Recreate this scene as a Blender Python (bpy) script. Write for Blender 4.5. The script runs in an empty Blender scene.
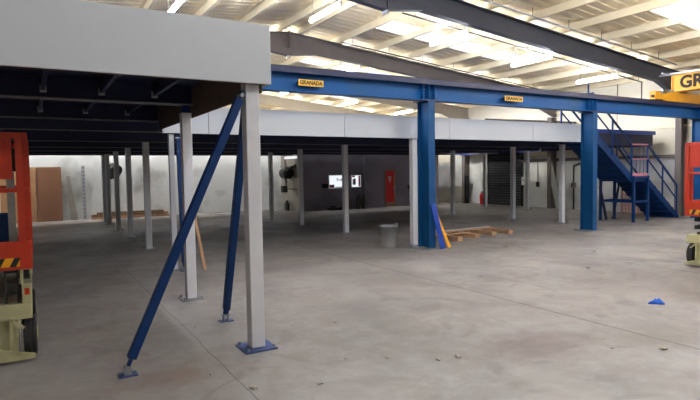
import bpy, bmesh, math, random
from mathutils import Vector, Matrix
random.seed(7)
S = bpy.context.scene
COL = S.collection

# ------------------------------------------------------------------ materials
def srgb(c):
    return tuple(((v/255)/12.92 if v/255 <= .04045 else ((v/255+.055)/1.055)**2.4) for v in c) + (1,)

def mat(name, col, rough=.5, metal=0., var=.0, scale=6., bump=0., bscale=60., dirt=None, dscale=1.2, dlo=.5, dhi=.7, spec=.5):
    m = bpy.data.materials.new(name); m.use_nodes = True
    nt = m.node_tree; n = nt.nodes; l = nt.links
    b = n['Principled BSDF']
    b.inputs['Roughness'].default_value = rough
    b.inputs['Metallic'].default_value = metal
    b.inputs['Specular IOR Level'].default_value = spec
    base = srgb(col)
    tc = n.new('ShaderNodeTexCoord')
    if var or dirt:
        no = n.new('ShaderNodeTexNoise'); no.inputs['Scale'].default_value = scale
        no.inputs['Detail'].default_value = 6
        l.new(tc.outputs['Object'], no.inputs['Vector'])
        r = n.new('ShaderNodeValToRGB')
        r.color_ramp.elements[0].position = .3; r.color_ramp.elements[1].position = .7
        r.color_ramp.elements[0].color = tuple(v*(1-var) for v in base[:3]) + (1,)
        r.color_ramp.elements[1].color = tuple(min(1, v*(1+var)) for v in base[:3]) + (1,)
        l.new(no.outputs['Fac'], r.inputs['Fac'])
        out = r.outputs['Color']
        if dirt:
            n2 = n.new('ShaderNodeTexNoise'); n2.inputs['Scale'].default_value = dscale; n2.inputs['Detail'].default_value = 8
            l.new(tc.outputs['Object'], n2.inputs['Vector'])
            r2 = n.new('ShaderNodeValToRGB'); r2.color_ramp.elements[0].position = dlo; r2.color_ramp.elements[1].position = dhi
            l.new(n2.outputs['Fac'], r2.inputs['Fac'])
            mx = n.new('ShaderNodeMix'); mx.data_type = 'RGBA'
            l.new(r2.outputs['Color'], mx.inputs['Factor']); l.new(out, mx.inputs[6]); mx.inputs[7].default_value = srgb(dirt)
            out = mx.outputs[2]
        l.new(out, b.inputs['Base Color'])
    else:
        b.inputs['Base Color'].default_value = base
    if bump:
        nb = n.new('ShaderNodeTexNoise'); nb.inputs['Scale'].default_value = bscale; nb.inputs['Detail'].default_value = 5
        l.new(tc.outputs['Object'], nb.inputs['Vector'])
        bp = n.new('ShaderNodeBump'); bp.inputs['Strength'].default_value = bump; bp.inputs['Distance'].default_value = .01
        l.new(nb.outputs['Fac'], bp.inputs['Height']); l.new(bp.outputs['Normal'], b.inputs['Normal'])
    return m

def emit(name, col, st):
    m = bpy.data.materials.new(name); m.use_nodes = True
    n = m.node_tree.nodes; n.remove(n['Principled BSDF'])
    e = n.new('ShaderNodeEmission'); e.inputs['Color'].default_value = srgb(col); e.inputs['Strength'].default_value = st
    m.node_tree.links.new(e.outputs[0], n['Material Output'].inputs[0])
    return m

M = dict(
    grey=mat('grey_painted_steel', (168, 170, 172), .5, var=.03, scale=2),
    column=mat('pale_grey_powder_coat', (208, 209, 213), .5, var=.04, scale=5),
    fascia=mat('white_grey_fascia', (192, 197, 203), .45, var=.02, scale=1),
    navy=mat('navy_painted_steel', (14, 24, 66), .5, var=.1, scale=3),
    blue=mat('mid_blue_paint', (8, 78, 138), .5, spec=.25, var=.06, scale=2.5, dirt=(30, 78, 122), dscale=1.5, dlo=.5, dhi=.75),
    rblue=mat('royal_blue_paint', (2, 44, 94), .5, spec=.25, var=.06, scale=4),
    brblue=mat('bright_blue_paint', (14, 62, 160), .4, var=.05),
    brown=mat('brown_board', (92, 74, 62), .8, var=.1, scale=3),
    cream=mat('cream_roof_liner', (250, 232, 192), .6, var=.03, scale=.6),
    creamd=mat('cream_purlin_paint', (240, 226, 192), .6, var=.04, scale=3),
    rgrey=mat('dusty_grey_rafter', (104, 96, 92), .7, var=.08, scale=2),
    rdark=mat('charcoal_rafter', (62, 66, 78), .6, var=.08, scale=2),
    wwhite=mat('white_wall_paint', (222, 224, 220), .7, var=.04, scale=1.5, dirt=(150, 148, 140), dscale=.7, dlo=.52, dhi=.72),
    wgrey=mat('grimy_wall', (146, 140, 128), .8, var=.12, scale=1.5, dirt=(96, 92, 84), dscale=.8),
    wblue=mat('slate_wall_paint', (150, 146, 162), .8, var=.05, scale=1.2, dirt=(120, 116, 130), dscale=.6),
    wcream=mat('cream_cladding', (214, 206, 186), .7, var=.03, scale=.8),
    block=mat('grey_blockwork', (204, 205, 205), .8, var=.05, scale=2, dirt=(168, 166, 160), dscale=.8),
    dark=mat('dark_rubber', (34, 34, 36), .7, var=.1),
    black=mat('black_steel', (22, 22, 24), .5),
    steel=mat('galvanised_steel', (150, 154, 160), .35, .7, var=.08, scale=10),
    yellow=mat('crane_yellow', (226, 160, 20), .45, var=.05, scale=3),
    orange=mat('safety_orange', (178, 46, 18), .45, var=.08, scale=5),
    red=mat('red_door_paint', (232, 26, 38), .45, var=.04),
    wood=mat('raw_pine', (172, 136, 104), .75, var=.15, scale=8),
    wood2=mat('dull_brown_timber', (120, 96, 72), .8, var=.15, scale=8),
    chip=mat('chipboard_lit_tone', (168, 128, 90), .85, var=.06, scale=2, dirt=(136, 98, 76), dscale=.8),  # board tone with the light on the left half coloured in
    chip_shaded=mat('chipboard_shaded_tone', (124, 86, 62), .85, var=.06, scale=2),  # same board material, darkened for the half in shade
    binm=mat('grey_plastic', (146, 146, 146), .5, var=.06, scale=4),
    olive=mat('cream_chassis_paint', (176, 172, 132), .5, var=.08, scale=4, dirt=(120, 116, 88), dscale=3),
    shut=mat('dark_shutter', (72, 74, 78), .5, .2, var=.05),
    pink=mat('faded_red_steel', (196, 120, 130), .6, var=.08),
    paper=mat('white_paper', (232, 230, 226), .7),
    flange=mat('grey_galvanised_flange', (112, 112, 116), .5, var=.08, scale=3),
    fill_glow=emit('added_fill_lamp_glow', (255, 250, 240), 45),  # glow of the lamps added to light the right back wall
    pblue=mat('deep_blue_pillar_paint', (6, 66, 114), .5, spec=.25, var=.06, scale=2.5),
    plate=mat('worn_blue_plate', (62, 78, 122), .5, .2, var=.15, scale=9),
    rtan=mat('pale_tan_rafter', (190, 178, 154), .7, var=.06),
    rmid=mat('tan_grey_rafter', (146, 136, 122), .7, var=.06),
    rag=mat('blue_cloth', (30, 90, 190), .8, var=.1),
    stone=mat('broken_concrete', (150, 142, 132), .9, var=.15, scale=20),
    pipe=mat('dark_pipe', (70, 62, 56), .6, var=.1),
    poly=mat('translucent_sheet', (190, 190, 184), .5, var=.08, scale=2),
    mesh=mat('orange_mesh', (214, 120, 96), .7),
    tube=emit('lit_fluorescent_tube', (240, 244, 255), 135),
    sky=emit('daylight_rooflight', (232, 240, 255), 1.1),
    glass=emit('daylit_window_glass', (225, 230, 238), .75),
    pinkp=mat('red_poster', (214, 60, 84), .7),
    ltr=mat('black_lettering', (26, 20, 12), .7),
    sign=mat('yellow_sign_plate', (226, 180, 60), .5),
)

def floor_mat():
    m = bpy.data.materials.new('worn_concrete_floor'); m.use_nodes = True
    nt = m.node_tree; n = nt.nodes; l = nt.links; b = n['Principled BSDF']
    tc = n.new('ShaderNodeTexCoord')
    def noise(sc, det=6, rough=.55, dist=0, vec=None):
        x = n.new('ShaderNodeTexNoise'); x.inputs['Scale'].default_value = sc; x.inputs['Detail'].default_value = det
        x.inputs['Roughness'].default_value = rough; x.inputs['Distortion'].default_value = dist
        l.new(vec or tc.outputs['Object'], x.inputs['Vector']); return x.outputs['Fac']
    def ramp(f, a, ca, b_, cb):
        r = n.new('ShaderNodeValToRGB'); e = r.color_ramp.elements
        e[0].position = a; e[1].position = b_; e[0].color = ca; e[1].color = cb
        l.new(f, r.inputs['Fac']); return r.outputs['Color']
    def mix(fac, a, b_, mode='MIX'):
        x = n.new('ShaderNodeMix'); x.data_type = 'RGBA'; x.blend_type = mode
        if isinstance(fac, float): x.inputs['Factor'].default_value = fac
        else: l.new(fac, x.inputs['Factor'])
        for s, v in ((6, a), (7, b_)):
            if isinstance(v, tuple): x.inputs[s].default_value = v
            else: l.new(v, x.inputs[s])
        return x.outputs[2]
    def math_(op, a, b_=None):
        x = n.new('ShaderNodeMath'); x.operation = op
        for i, v in enumerate((a, b_)):
            if v is None: continue
            if isinstance(v, (int, float)): x.inputs[i].default_value = v
            else: l.new(v, x.inputs[i])
        return x.outputs[0]
    W = (1, 1, 1, 1)
    c = ramp(noise(.35, 5, .6, .4), .35, srgb((122, 118, 115)), .66, srgb((150, 144, 140)))
    c = mix(ramp(noise(1.1, 7, .65, .8), .42, (0, 0, 0, 1), .72, (.6, .6, .6, 1)), c, srgb((108, 97, 93)))
    c = mix(ramp(noise(5, 8, .7, .3), .45, (0, 0, 0, 1), .75, (.28, .28, .28, 1)), c, srgb((176, 174, 172)))
    c = mix(ramp(noise(22, 6, .7), .6, (0, 0, 0, 1), .78, (.5, .5, .5, 1)), c, srgb((104, 98, 94)))
    c = mix(ramp(noise(.8, 3, .5, 2.5), .58, (0, 0, 0, 1), .66, (.4, .4, .4, 1)), c, srgb((98, 92, 92)))
    # scratches and hairline cracks
    v = n.new('ShaderNodeTexVoronoi'); v.feature = 'DISTANCE_TO_EDGE'; v.inputs['Scale'].default_value = .45
    mp = n.new('ShaderNodeVectorMath'); mp.operation = 'ADD'
    nn = n.new('ShaderNodeTexNoise'); nn.inputs['Scale'].default_value = 1.6; nn.inputs['Detail'].default_value = 5
    l.new(tc.outputs['Object'], nn.inputs['Vector']); l.new(tc.outputs['Object'], mp.inputs[0]); l.new(nn.outputs['Color'], mp.inputs[1])
    l.new(mp.outputs[0], v.inputs['Vector'])
    crack = ramp(v.outputs['Distance'], .0, (.55, .55, .55, 1), .006, (0, 0, 0, 1))
    crack = mix(1., crack, ramp(noise(.5, 3), .5, (0, 0, 0, 1), .6, W), 'MULTIPLY')
    c = mix(crack, c, srgb((84, 78, 74)))
    # stains
    sp = n.new('ShaderNodeSeparateXYZ'); l.new(tc.outputs['Object'], sp.inputs[0])
    for (cx, cy, rx, ry, col, st) in ((4.15, 3.55, .75, .45, (108, 92, 92), .6), (5.6, 3.1, 1.0, .5, (104, 98, 90), .5), (3.4, 5.2, .4, 1.3, (112, 110, 108), .5), (4.9, 6.9, 1.1, .5, (112, 106, 102), .45), (8.2, 3.6, 1.6, .8, (104, 98, 88), .5), (.9, 4.6, .5, .3, (116, 92, 84), .5)):
        ax = math_('DIVIDE', math_('SUBTRACT', sp.outputs[0], cx), rx); ay = math_('DIVIDE', math_('SUBTRACT', sp.outputs[1], cy), ry)
        dd = math_('SQRT', math_('ADD', math_('MULTIPLY', ax, ax), math_('MULTIPLY', ay, ay)))
        dd = math_('ADD', dd, math_('MULTIPLY', math_('SUBTRACT', noise(3.5, 7, .7), .5), 1.6))
        c = mix(ramp(dd, .35, (st, st, st, 1), 1.1, (0, 0, 0, 1)), c, srgb(col))
    # swept tyre arcs
    sep0 = n.new('ShaderNodeSeparateXYZ'); l.new(tc.outputs['Object'], sep0.inputs[0])
    for (cx, cy, r, w) in ((7.2, 6.2, 1.5, .05), (9.6, 6.6, 1.2, .04), (4.0, 5.6, 2.3, .06)):
        dx = math_('SUBTRACT', sep0.outputs[0], cx); dy = math_('SUBTRACT', sep0.outputs[1], cy)
        d = math_('SQRT', math_('ADD', math_('MULTIPLY', dx, dx), math_('MULTIPLY', dy, dy)))
        d = math_('ABSOLUTE', math_('SUBTRACT', d, r))
        f = ramp(d, 0, (.3, .3, .3, 1), w, (0, 0, 0, 1))
        f = mix(1., f, ramp(noise(.9, 3), .48, (0, 0, 0, 1), .56, W), 'MULTIPLY')
        c = mix(f, c, srgb((96, 90, 88)))
    # sawn joints, a bit ragged
    sep = n.new('ShaderNodeSeparateXYZ'); l.new(tc.outputs['Object'], sep.inputs[0])
    wob = math_('MULTIPLY', math_('SUBTRACT', noise(2.5, 4), .5), .05)
    J = None
    for ax, vals in ((0, (1.40, 5.28, 9.1, 12.9, 16.7, -2.4)), (1, (-.5, 4.05+6.9, 15.6, 20.2))):
        for x0 in vals:
            d = math_('ABSOLUTE', math_('SUBTRACT', math_('ADD', sep.outputs[ax], wob), x0))
            f = math_('LESS_THAN', d, .013 if x0 != 1.40 else .005)
            J = f if J is None else math_('MAXIMUM', J, f)
    c = mix(math_('MULTIPLY', J, .75), c, srgb((62, 56, 52)))
    l.new(c, b.inputs['Base Color'])
    rr = ramp(noise(.9, 5), .35, (.42, .42, .42, 1), .7, (.68, .68, .68, 1))
    l.new(rr, b.inputs['Roughness']); b.inputs['Specular IOR Level'].default_value = .45
    bp = n.new('ShaderNodeBump'); bp.inputs['Strength'].default_value = .25; bp.inputs['Distance'].default_value = .004
    l.new(noise(14, 8, .7), bp.inputs['Height']); l.new(bp.outputs[0], b.inputs['Normal'])
    return m
M['floor'] = floor_mat()

# ------------------------------------------------------------------ mesh tools
class MB:
    def __init__(s): s.v = []; s.f = []
    def add(s, vs, fs):
        o = len(s.v); s.v += [tuple(v) for v in vs]; s.f += [tuple(i+o for i in f) for f in fs]; return s
    def box(s, x0, x1, y0, y1, z0, z1):
        vs = [(x, y, z) for z in (z0, z1) for y in (y0, y1) for x in (x0, x1)]
        return s.add(vs, [(0, 2, 3, 1), (4, 5, 7, 6), (0, 1, 5, 4), (2, 6, 7, 3), (0, 4, 6, 2), (1, 3, 7, 5)])
    def bar(s, a, b, w, h, up=(0, 0, 1)):
        a = Vector(a); b = Vector(b); d = (b-a).normalized(); u = Vector(up)
        if abs(d.dot(u)) > .99: u = Vector((0, 1, 0))
        r = d.cross(u).normalized(); u = r.cross(d).normalized()
        vs = []
        for p in (a, b):
            for (i, j) in ((-1, -1), (1, -1), (1, 1), (-1, 1)): vs.append(p + r*i*w/2 + u*j*h/2)
        return s.add(vs, [(0, 1, 2, 3), (7, 6, 5, 4), (0, 4, 5, 1), (1, 5, 6, 2), (2, 6, 7, 3), (3, 7, 4, 0)])
    def tube(s, a, b, r, n=10, r2=None):
        a = Vector(a); b = Vector(b); d = (b-a).normalized(); u = Vector((0, 0, 1))
        if abs(d.dot(u)) > .99: u = Vector((1, 0, 0))
        x = d.cross(u).normalized(); y = d.cross(x).normalized(); r2 = r if r2 is None else r2
        vs = []
        for p, rr in ((a, r), (b, r2)):
            for k in range(n):
                t = 2*math.pi*k/n; vs.append(p + x*math.cos(t)*rr + y*math.sin(t)*rr)
        fs = [tuple(range(n)), tuple(range(2*n-1, n-1, -1))] + [(k, n+k, n+(k+1) % n, (k+1) % n) for k in range(n)]
        return s.add(vs, fs)
    def prism(s, pts, axis, a, b):
        # pts: 2D outline in the other two axes, extruded along axis from a to b
        n = len(pts); vs = []
        for t in (a, b):
            for (p, q) in pts:
                vs.append({'x': (t, p, q), 'y': (p, t, q), 'z': (p, q, t)}[axis])
        return s.add(vs, [tuple(range(n)), tuple(range(2*n-1, n-1, -1))] + [(k, n+k, n+(k+1) % n, (k+1) % n) for k in range(n)])
    def lathe(s, prof, cx=0, cy=0, n=24):
        vs = []; fs = []; m = len(prof)
        for k in range(n):
            t = 2*math.pi*k/n
            for (r, z) in prof: vs.append((cx+r*math.cos(t), cy+r*math.sin(t), z))
        for k in range(n):
            for j in range(m-1):
                a = k*m+j; b = ((k+1) % n)*m+j; fs.append((a, b, b+1, a+1))
        return s.add(vs, fs)
    def build(s, name, m, parent=None, bevel=0, smooth=False):
        me = bpy.data.meshes.new(name); me.from_pydata(s.v, [], s.f); me.materials.append(M[m])
        bm = bmesh.new(); bm.from_mesh(me)
        if bevel: bmesh.ops.bevel(bm, geom=list(bm.edges), offset=bevel, segments=2, affect='EDGES', profile=.6, clamp_overlap=True)
        bmesh.ops.recalc_face_normals(bm, faces=bm.faces); bm.to_mesh(me); bm.free()
        if smooth:
            for p in me.polygons: p.use_smooth = len(p.vertices) < 6
        o = bpy.data.objects.new(name, me); COL.objects.link(o)
        if parent: o.parent = parent; o.matrix_parent_inverse = Matrix.Identity(4)
        return o
def box(*a): return MB().box(*a)
def tag(o, label, cat, group=None):
    o['label'] = label; o['category'] = cat
    if group: o['group'] = group
    return o
def thing(name, label, cat, loc=(0, 0, 0), rz=0, group=None):
    o = bpy.data.objects.new(name, None); COL.objects.link(o); o.location = loc; o.rotation_euler.z = rz
    o.empty_display_size = .2
    return tag(o, label, cat, group)
def struct(name, mb, m, **k):
    o = mb.build(name, m, **k); o['kind'] = 'structure'; return o
def dup(root, loc, label=None, rz=None):
    r = root.copy(); COL.objects.link(r); r.location = loc
    if rz is not None: r.rotation_euler.z = rz
    if label: r['label'] = label
    for ch in [o for o in bpy.data.objects if o.parent == root]:
        c = ch.copy(); COL.objects.link(c); c.parent = r
        for g in [o for o in bpy.data.objects if o.parent == ch]:
            d = g.copy(); COL.objects.link(d); d.parent = c
    return r
def text_obj(txt, size, m, name, parent, M4, bold=.0, ext=.004, sx=1):
    cu = bpy.data.curves.new(name, 'FONT'); cu.body = txt; cu.size = size; cu.extrude = ext; cu.offset = bold
    cu.align_x = 'CENTER'; cu.align_y = 'CENTER'; cu.resolution_u = 3
    t = bpy.data.objects.new(name+'_tmp', cu); COL.objects.link(t)
    bpy.context.view_layer.update()
    me = bpy.data.meshes.new_from_object(t.evaluated_get(bpy.context.evaluated_depsgraph_get()))
    bpy.data.objects.remove(t); me.materials.clear(); me.materials.append(M[m])
    me.transform(M4 @ Matrix.Diagonal((sx, 1, 1, 1)))
    o = bpy.data.objects.new(name, me); COL.objects.link(o); o.parent = parent
    return o
def I_X(mb, x0, x1, y, z0, z1, w=.2, tf=.015, tw=.012):   # I section running along X
    mb.box(x0, x1, y-w/2, y+w/2, z0, z0+tf); mb.box(x0, x1, y-w/2, y+w/2, z1-tf, z1); mb.box(x0, x1, y-tw/2, y+tw/2, z0+tf, z1-tf); return mb

# ------------------------------------------------------------------ hall shell
RX, RZ, SL = 7.0, 6.02, .0985            # ridge position, rafter top at the ridge, roof slope
XL, XR, YN, YF = -5.3, 19.3, -6.2, 31.4
def rz(x): return RZ - SL*abs(x-RX)      # rafter top
def roofz(x): return rz(x) + .23
struct('floor', box(XL-.2, XR+.2, YN-.2, YF+.2, -.2, 0), 'floor')
for side, x0, x1 in (('right', RX, XR+.2), ('left', XL-.2, RX)):
    mb = MB(); P = .30
    prof = []
    y = YN
    while y < YF:
        prof += [(y, 0), (y+.17, 0), (y+.19, .022), (y+.28, .022)]; y += P
    vs = []; fs = []
    for x in (x0, x1):
        for (yy, dz) in prof: vs.append((x, yy, roofz(x)+dz))
    n = len(prof)
    for k in range(n-1): fs.append((k, k+1, n+k+1, n+k))
    mb.add(vs, fs)
    # outer skin above the liner so the roof is a closed, thick panel
    vs = [(x, yy, roofz(x)+h) for h in (.06, .12) for x in (x0, x1) for yy in (YN-.2, YF+.2)]
    mb.add(vs, [(0, 1, 3, 2), (4, 5, 7, 6), (0, 1, 5, 4), (2, 3, 7, 6), (0, 2, 6, 4), (1, 3, 7, 5)])
    struct('ceiling' if side == 'right' else 'ceiling.001', mb, 'cream')
struct('wall_right', box(XR, XR+.2, YN, YF, 2.12, roofz(XR)+.05), 'wcream')
struct('wall_right_lower', box(XR, XR+.2, YN, YF, 0, 2.12), 'block')
struct('trim_1', box(XR-.09, XR, YN+.01, 17.5, 2.0, 2.12), 'rgrey')
struct('trim_2', box(XR-.05, XR, YN+.01, YF-.01, 3.05, 3.13), 'creamd')
struct('trim_3', box(XR-.05, XR, YN+.01, YF-.01, 4.0, 4.08), 'creamd')
struct('wall_left', MB().box(XL-.2, XL, YN, 14.0, 0, 2.6).box(XL-.2, XL, 19.5, YF, 0, 2.6).box(XL-.2, XL, YN, YF, 2.6, roofz(XL)+.05), 'wcream')
for nm, y0, y1 in (('wall_back', YF, YF+.2), ('wall_front', YN-.2, YN)):
    mb = MB().prism([(XL-.2, 0), (XR+.2, 0), (XR+.2, roofz(XR)+.05), (RX, roofz(RX)+.05), (XL-.2, roofz(XL)+.05)], 'y', y0, y1)
    if False:
        mb = MB().box(XL-.2, 0, y0, y1, 0, 4.7).box(14, XR+.2, y0, y1, 0, 4.7).prism([(XL-.2, 4.7), (XR+.2, 4.7), (XR+.2, roofz(XR)+.05), (RX, roofz(RX)+.05), (XL-.2, roofz(XL)+.05)], 'y', y0, y1)
    struct(nm, mb, 'wcream')
# low partition walls under and behind the raised floor
struct('wall_back_white_partition', box(XL+.01, 10.1, 23.5, 23.65, 0, 3.0), 'wwhite')
struct('wall_office_front', MB().box(10.1, 14.42, 21.25, 21.4, 0, 2.7).box(15.02, 17.7, 21.25, 21.4, 0, 2.7).box(14.42, 15.02, 21.25, 21.4, 1.76, 2.7), 'wblue')
struct('wall_office_left', box(10.1, 10.25, 21.4, 23.5, 0, 2.7), 'wgrey')
struct('wall_office_right', box(17.55, 17.7, 21.4, 23.5, 0, 2.7), 'wgrey')
struct('wall_office_back', box(10.25, 19.3, 23.5, 23.65, 0, 3.0), 'wgrey')
# portal frames
RY = [-.4, 4.9, 10.2, 15.5, 20.8, 26.1]
for i, y in enumerate(RY):
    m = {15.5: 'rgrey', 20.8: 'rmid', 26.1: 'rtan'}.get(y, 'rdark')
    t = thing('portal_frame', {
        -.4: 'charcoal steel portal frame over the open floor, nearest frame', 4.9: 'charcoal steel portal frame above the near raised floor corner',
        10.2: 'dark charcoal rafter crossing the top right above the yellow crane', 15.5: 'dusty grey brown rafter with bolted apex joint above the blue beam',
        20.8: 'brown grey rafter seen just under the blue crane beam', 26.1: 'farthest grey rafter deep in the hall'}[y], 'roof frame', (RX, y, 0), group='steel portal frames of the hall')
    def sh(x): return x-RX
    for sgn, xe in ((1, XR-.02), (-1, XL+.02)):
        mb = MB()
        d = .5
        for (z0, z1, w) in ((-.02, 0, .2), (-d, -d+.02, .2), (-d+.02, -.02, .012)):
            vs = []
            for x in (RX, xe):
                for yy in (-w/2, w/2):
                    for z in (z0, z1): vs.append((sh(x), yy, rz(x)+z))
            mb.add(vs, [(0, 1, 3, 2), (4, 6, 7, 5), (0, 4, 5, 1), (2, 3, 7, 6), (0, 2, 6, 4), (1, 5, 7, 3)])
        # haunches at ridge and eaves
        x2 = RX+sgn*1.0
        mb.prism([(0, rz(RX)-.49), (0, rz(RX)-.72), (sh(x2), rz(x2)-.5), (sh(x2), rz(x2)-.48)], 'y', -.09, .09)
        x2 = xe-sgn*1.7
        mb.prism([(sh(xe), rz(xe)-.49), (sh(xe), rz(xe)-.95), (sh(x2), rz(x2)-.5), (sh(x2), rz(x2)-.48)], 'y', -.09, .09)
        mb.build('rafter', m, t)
        s = MB(); xo = sh(xe); xi = xo-sgn*.34
        a, b = min(xo, xi), max(xo, xi); ht = rz(xe)-.96
        s.box(xo-.008, xo+.008, -.1, .1, 0, ht) if sgn < 0 else s.box(xo-.016, xo, -.1, .1, 0, ht)
        s.box(xi-.008, xi+.008, -.1, .1, 0, ht); s.box(a+.008, b-.016, -.006, .006, 0, ht)
        s.build('stanchion', 'rgrey', t)
    MB().box(-.012, .012, -.11, .11, rz(RX)-.8, rz(RX)+.02).build('apex_plate', m, t)
    for bx in ((1.6, 4.3, 7.0, 10.2, -2, -5) if y != 10.2 else (.4, 4.6, 10.2, -2, -5)):
        x = RX+bx; 
        if x > XR-.4 or x < XL+.4: continue
        MB().bar((bx, .11, rz(x)-.46), (bx, 1.0, rz(x)+.06), .05, .05).build('fly_brace', 'creamd', t)
# purlins
px = [RX+s*(.35+1.38*k) for k in range(9) for s in (1, -1)]
for k, x in enumerate(sorted(p for p in px if XL+.3 < p < XR-.2)):
    t0 = rz(x)+.005; t1 = rz(x)+.215
    mb = MB().box(x-.006, x+.006, YN+.01, YF-.01, t0, t1).box(x-.07, x+.0, YN+.01, YF-.01, t1-.012, t1).box(x, x+.07, YN+.01, YF-.01, t0, t0+.012)
    struct('trim_%d' % (4+k), mb, 'creamd')
# eaves gutter beam
struct('trim_40', box(XR-.12, XR-.001, YN+.01, YF-.01, rz(XR)+.02, rz(XR)+.2), 'creamd')

# rooflights and tubes; left-slope rooflights are unseen, added to light the floor
for y0, lab, side in ((2.3, 'rooflight strip in the bay in front of the charcoal rafter, over the open floor', 1), (6.9, 'rooflight strip at the very top right edge of the photo', 1), (2.3, 'added fill rooflight on the left slope over the camera, outside the view', -1), (7.4, 'added fill rooflight on the left slope above the near raised floor, hidden behind its fascia', -1),
                (12.75, 'bright rooflight strip between the charcoal rafter and the dusty grey rafter', 1), (18.2, 'rooflight strip seen just over the blue crane beam', 1), (23.6, 'rooflight strip in the farthest visible bay', 1)):
    a, b = (9.1, 14.2) if y0 > 8 else (13.3, 18.2) if side > 0 else (-3.0, 5.1)
    xc = (a+b)/2
    t = thing('rooflight', lab, 'skylight', (xc, y0+.55, roofz(xc)-.03), group='rooflight strips in the roof slopes')
    mb = MB()
    vs = [(x-xc, yy, roofz(x)-roofz(xc)-h) for h in (0, .02) for x in (a, b) for yy in (-.48, .48)]
    mb.add(vs, [(0, 1, 3, 2), (4, 6, 7, 5), (0, 4, 5, 1), (2, 3, 7, 6), (0, 2, 6, 4), (1, 5, 7, 3)])
    mb.build('glazing', 'sky', t)
    for yy in (-.495, .495):
        vs = [(x-xc, yy+e, roofz(x)-roofz(xc)-h) for h in (-.005, .035) for x in (a, b) for e in (-.015, .015)]
        MB().add(vs, [(0, 1, 3, 2), (4, 6, 7, 5), (0, 4, 5, 1), (2, 3, 7, 6), (0, 2, 6, 4), (1, 5, 7, 3)]).build('frame', 'creamd', t)
lights = []
LX = (-4.3, -.8, 2.64, 6.05, 9.8, 13.0, 16.1)
LY = (.7, 6.0, 11.3, 16.6, 21.95, 27.2)
vis = {(2.64, 11.3): 'strip light at the top edge of the photo above the near grey fascia',
       (6.05, 11.3): 'strip light under the ridge, just right of the near fascia corner',
       (9.8, 11.3): 'strip light among the rooflights, third row right of the ridge',
       (13.0, 11.3): 'strip light right of the rooflight row, near the charcoal rafter',
       (16.1, 11.3): 'strip light low on the right roof slope, left of the yellow crane',
       (13.0, 6.0): 'strip light at the top right corner above the charcoal rafter',
       (9.8, 16.6): 'strip light showing just over the blue crane beam near its left sign',
       (13.0, 21.95): 'strip light seen between blue crane beam and white fascia',
       (16.1, 21.95): 'strip light beside the top of the left blue pillar under the crane beam',
       (9.8, 21.95): 'small far strip light below the left yellow sign'}
for x in LX:
    for y in LY:
        if (x, y) in vis or (y < 1 and x < 2) or (y == 6.0 and x < 2): continue
        side = 'left roof slope' if x < 7 else 'right roof slope'
        row = {.7: 'over the open floor beside the camera', 6.0: 'in the bay of the nearest column', 11.3: 'in the bay behind the charcoal rafter', 16.6: 'in the bay behind the dusty grey rafter',
               21.95: 'above the white partition', 27.2: 'in the farthest bay'}[y]
        col = 'row %s the wall' % 'nearest' if x in (-4.3, 16.1) else ('row nearest the ridge' if x in (6.05, 9.8) else 'middle row')
        vis[(x, y)] = 'strip light on the %s, %s' % (side, row)
first = None
for (x, y), lab in vis.items():
    z = rz(x)
    if first is None:
        t = thing('strip_light', lab, 'ceiling light', (x, y, z), group='fluorescent strip lights under the purlins')
        MB().box(-.018, .018, -.76, .76, -.47, -.43).build('body', 'creamd', t, bevel=.004)
        for q in (-.6, .6): MB().tube((0, q, -.43), (0, q, .22), .008, 6).build('drop_rod', 'steel', t)
        MB().tube((0, -.73, -.53), (0, .73, -.53), .04, 12).build('lamp', 'tube', t, smooth=True)
        MB().box(-.03, .03, -.76, -.73, -.57, -.47).build('end_cap', 'paper', t); MB().box(-.03, .03, .73, .76, -.57, -.47).build('end_cap', 'paper', t)
        first = t
    else: dup(first, (x, y, z), lab)
# suspended gas/sprinkler pipes with hangers, running down the slope beside the rafters
for (xa, xb, y, dz, lab) in ((8.2, 18.45, 11.2, -.12, 'thin dark pipe on hangers just behind the charcoal rafter'), (9.2, 17.5, 9.5, .0, 'thin grey pipe on hangers in front of the charcoal rafter'),
                        (8.5, 17.5, 14.8, -.03, 'thin pipe on hangers in front of the dusty grey rafter')):
    t = thing('hanging_pipe', lab, 'pipe', (xa, y, rz(xa)+dz-.12), group='pipes hung beside the rafters')
    z0 = rz(xa)+dz-.12
    mb = MB().tube((0, 0, 0), (xb-xa, 0, rz(xb)+dz-.12-z0), .022, 8)
    if y == 11.2: mb.tube((xb-xa, 0, rz(xb)+dz-.12-z0), (xb-xa, 0, rz(xb)+dz-.75-z0), .022, 8)
    mb.build('pipe', 'pipe' if y != 9.5 else 'steel', t)
    x = xa+.4
    while x < xb:
        MB().tube((x-xa, 0, rz(x)+dz-.12-z0), (x-xa, 0, rz(x)+.1-z0), .008, 6).build('hanger', 'pipe', t); x += 1.38
# cable drop on right wall
o = MB().tube((19.2, 12.6, 3.2), (19.2, 12.6, 4.9), .012, 6).tube((19.2, 12.6, 4.9), (19.2, 10.9, 4.9), .012, 6).build('wall_conduit', 'pipe'); tag(o, 'thin dark conduit turning down the cream right wall', 'pipe')
o = MB().tube((19.2, 14.4, 3.55), (19.2, 19.5, 4.15), .04, 8).build('wall_pipe', 'pipe'); tag(o, 'dark sloping pipe on cream wall seen between crane beam and white fascia', 'pipe')

# ------------------------------------------------------------------ mezzanine (one bolted platform)
mz = thing('mezzanine_platform', 'raised storage floor with navy steel beams and pale grey fascia panels at left and back', 'mezzanine')
def part(mb, name, m, **k): return mb.build(name, m, mz, **k)
NB, NT, FB, FT = 2.53, 3.08, 2.42, 2.91
NX = 1.98
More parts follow.
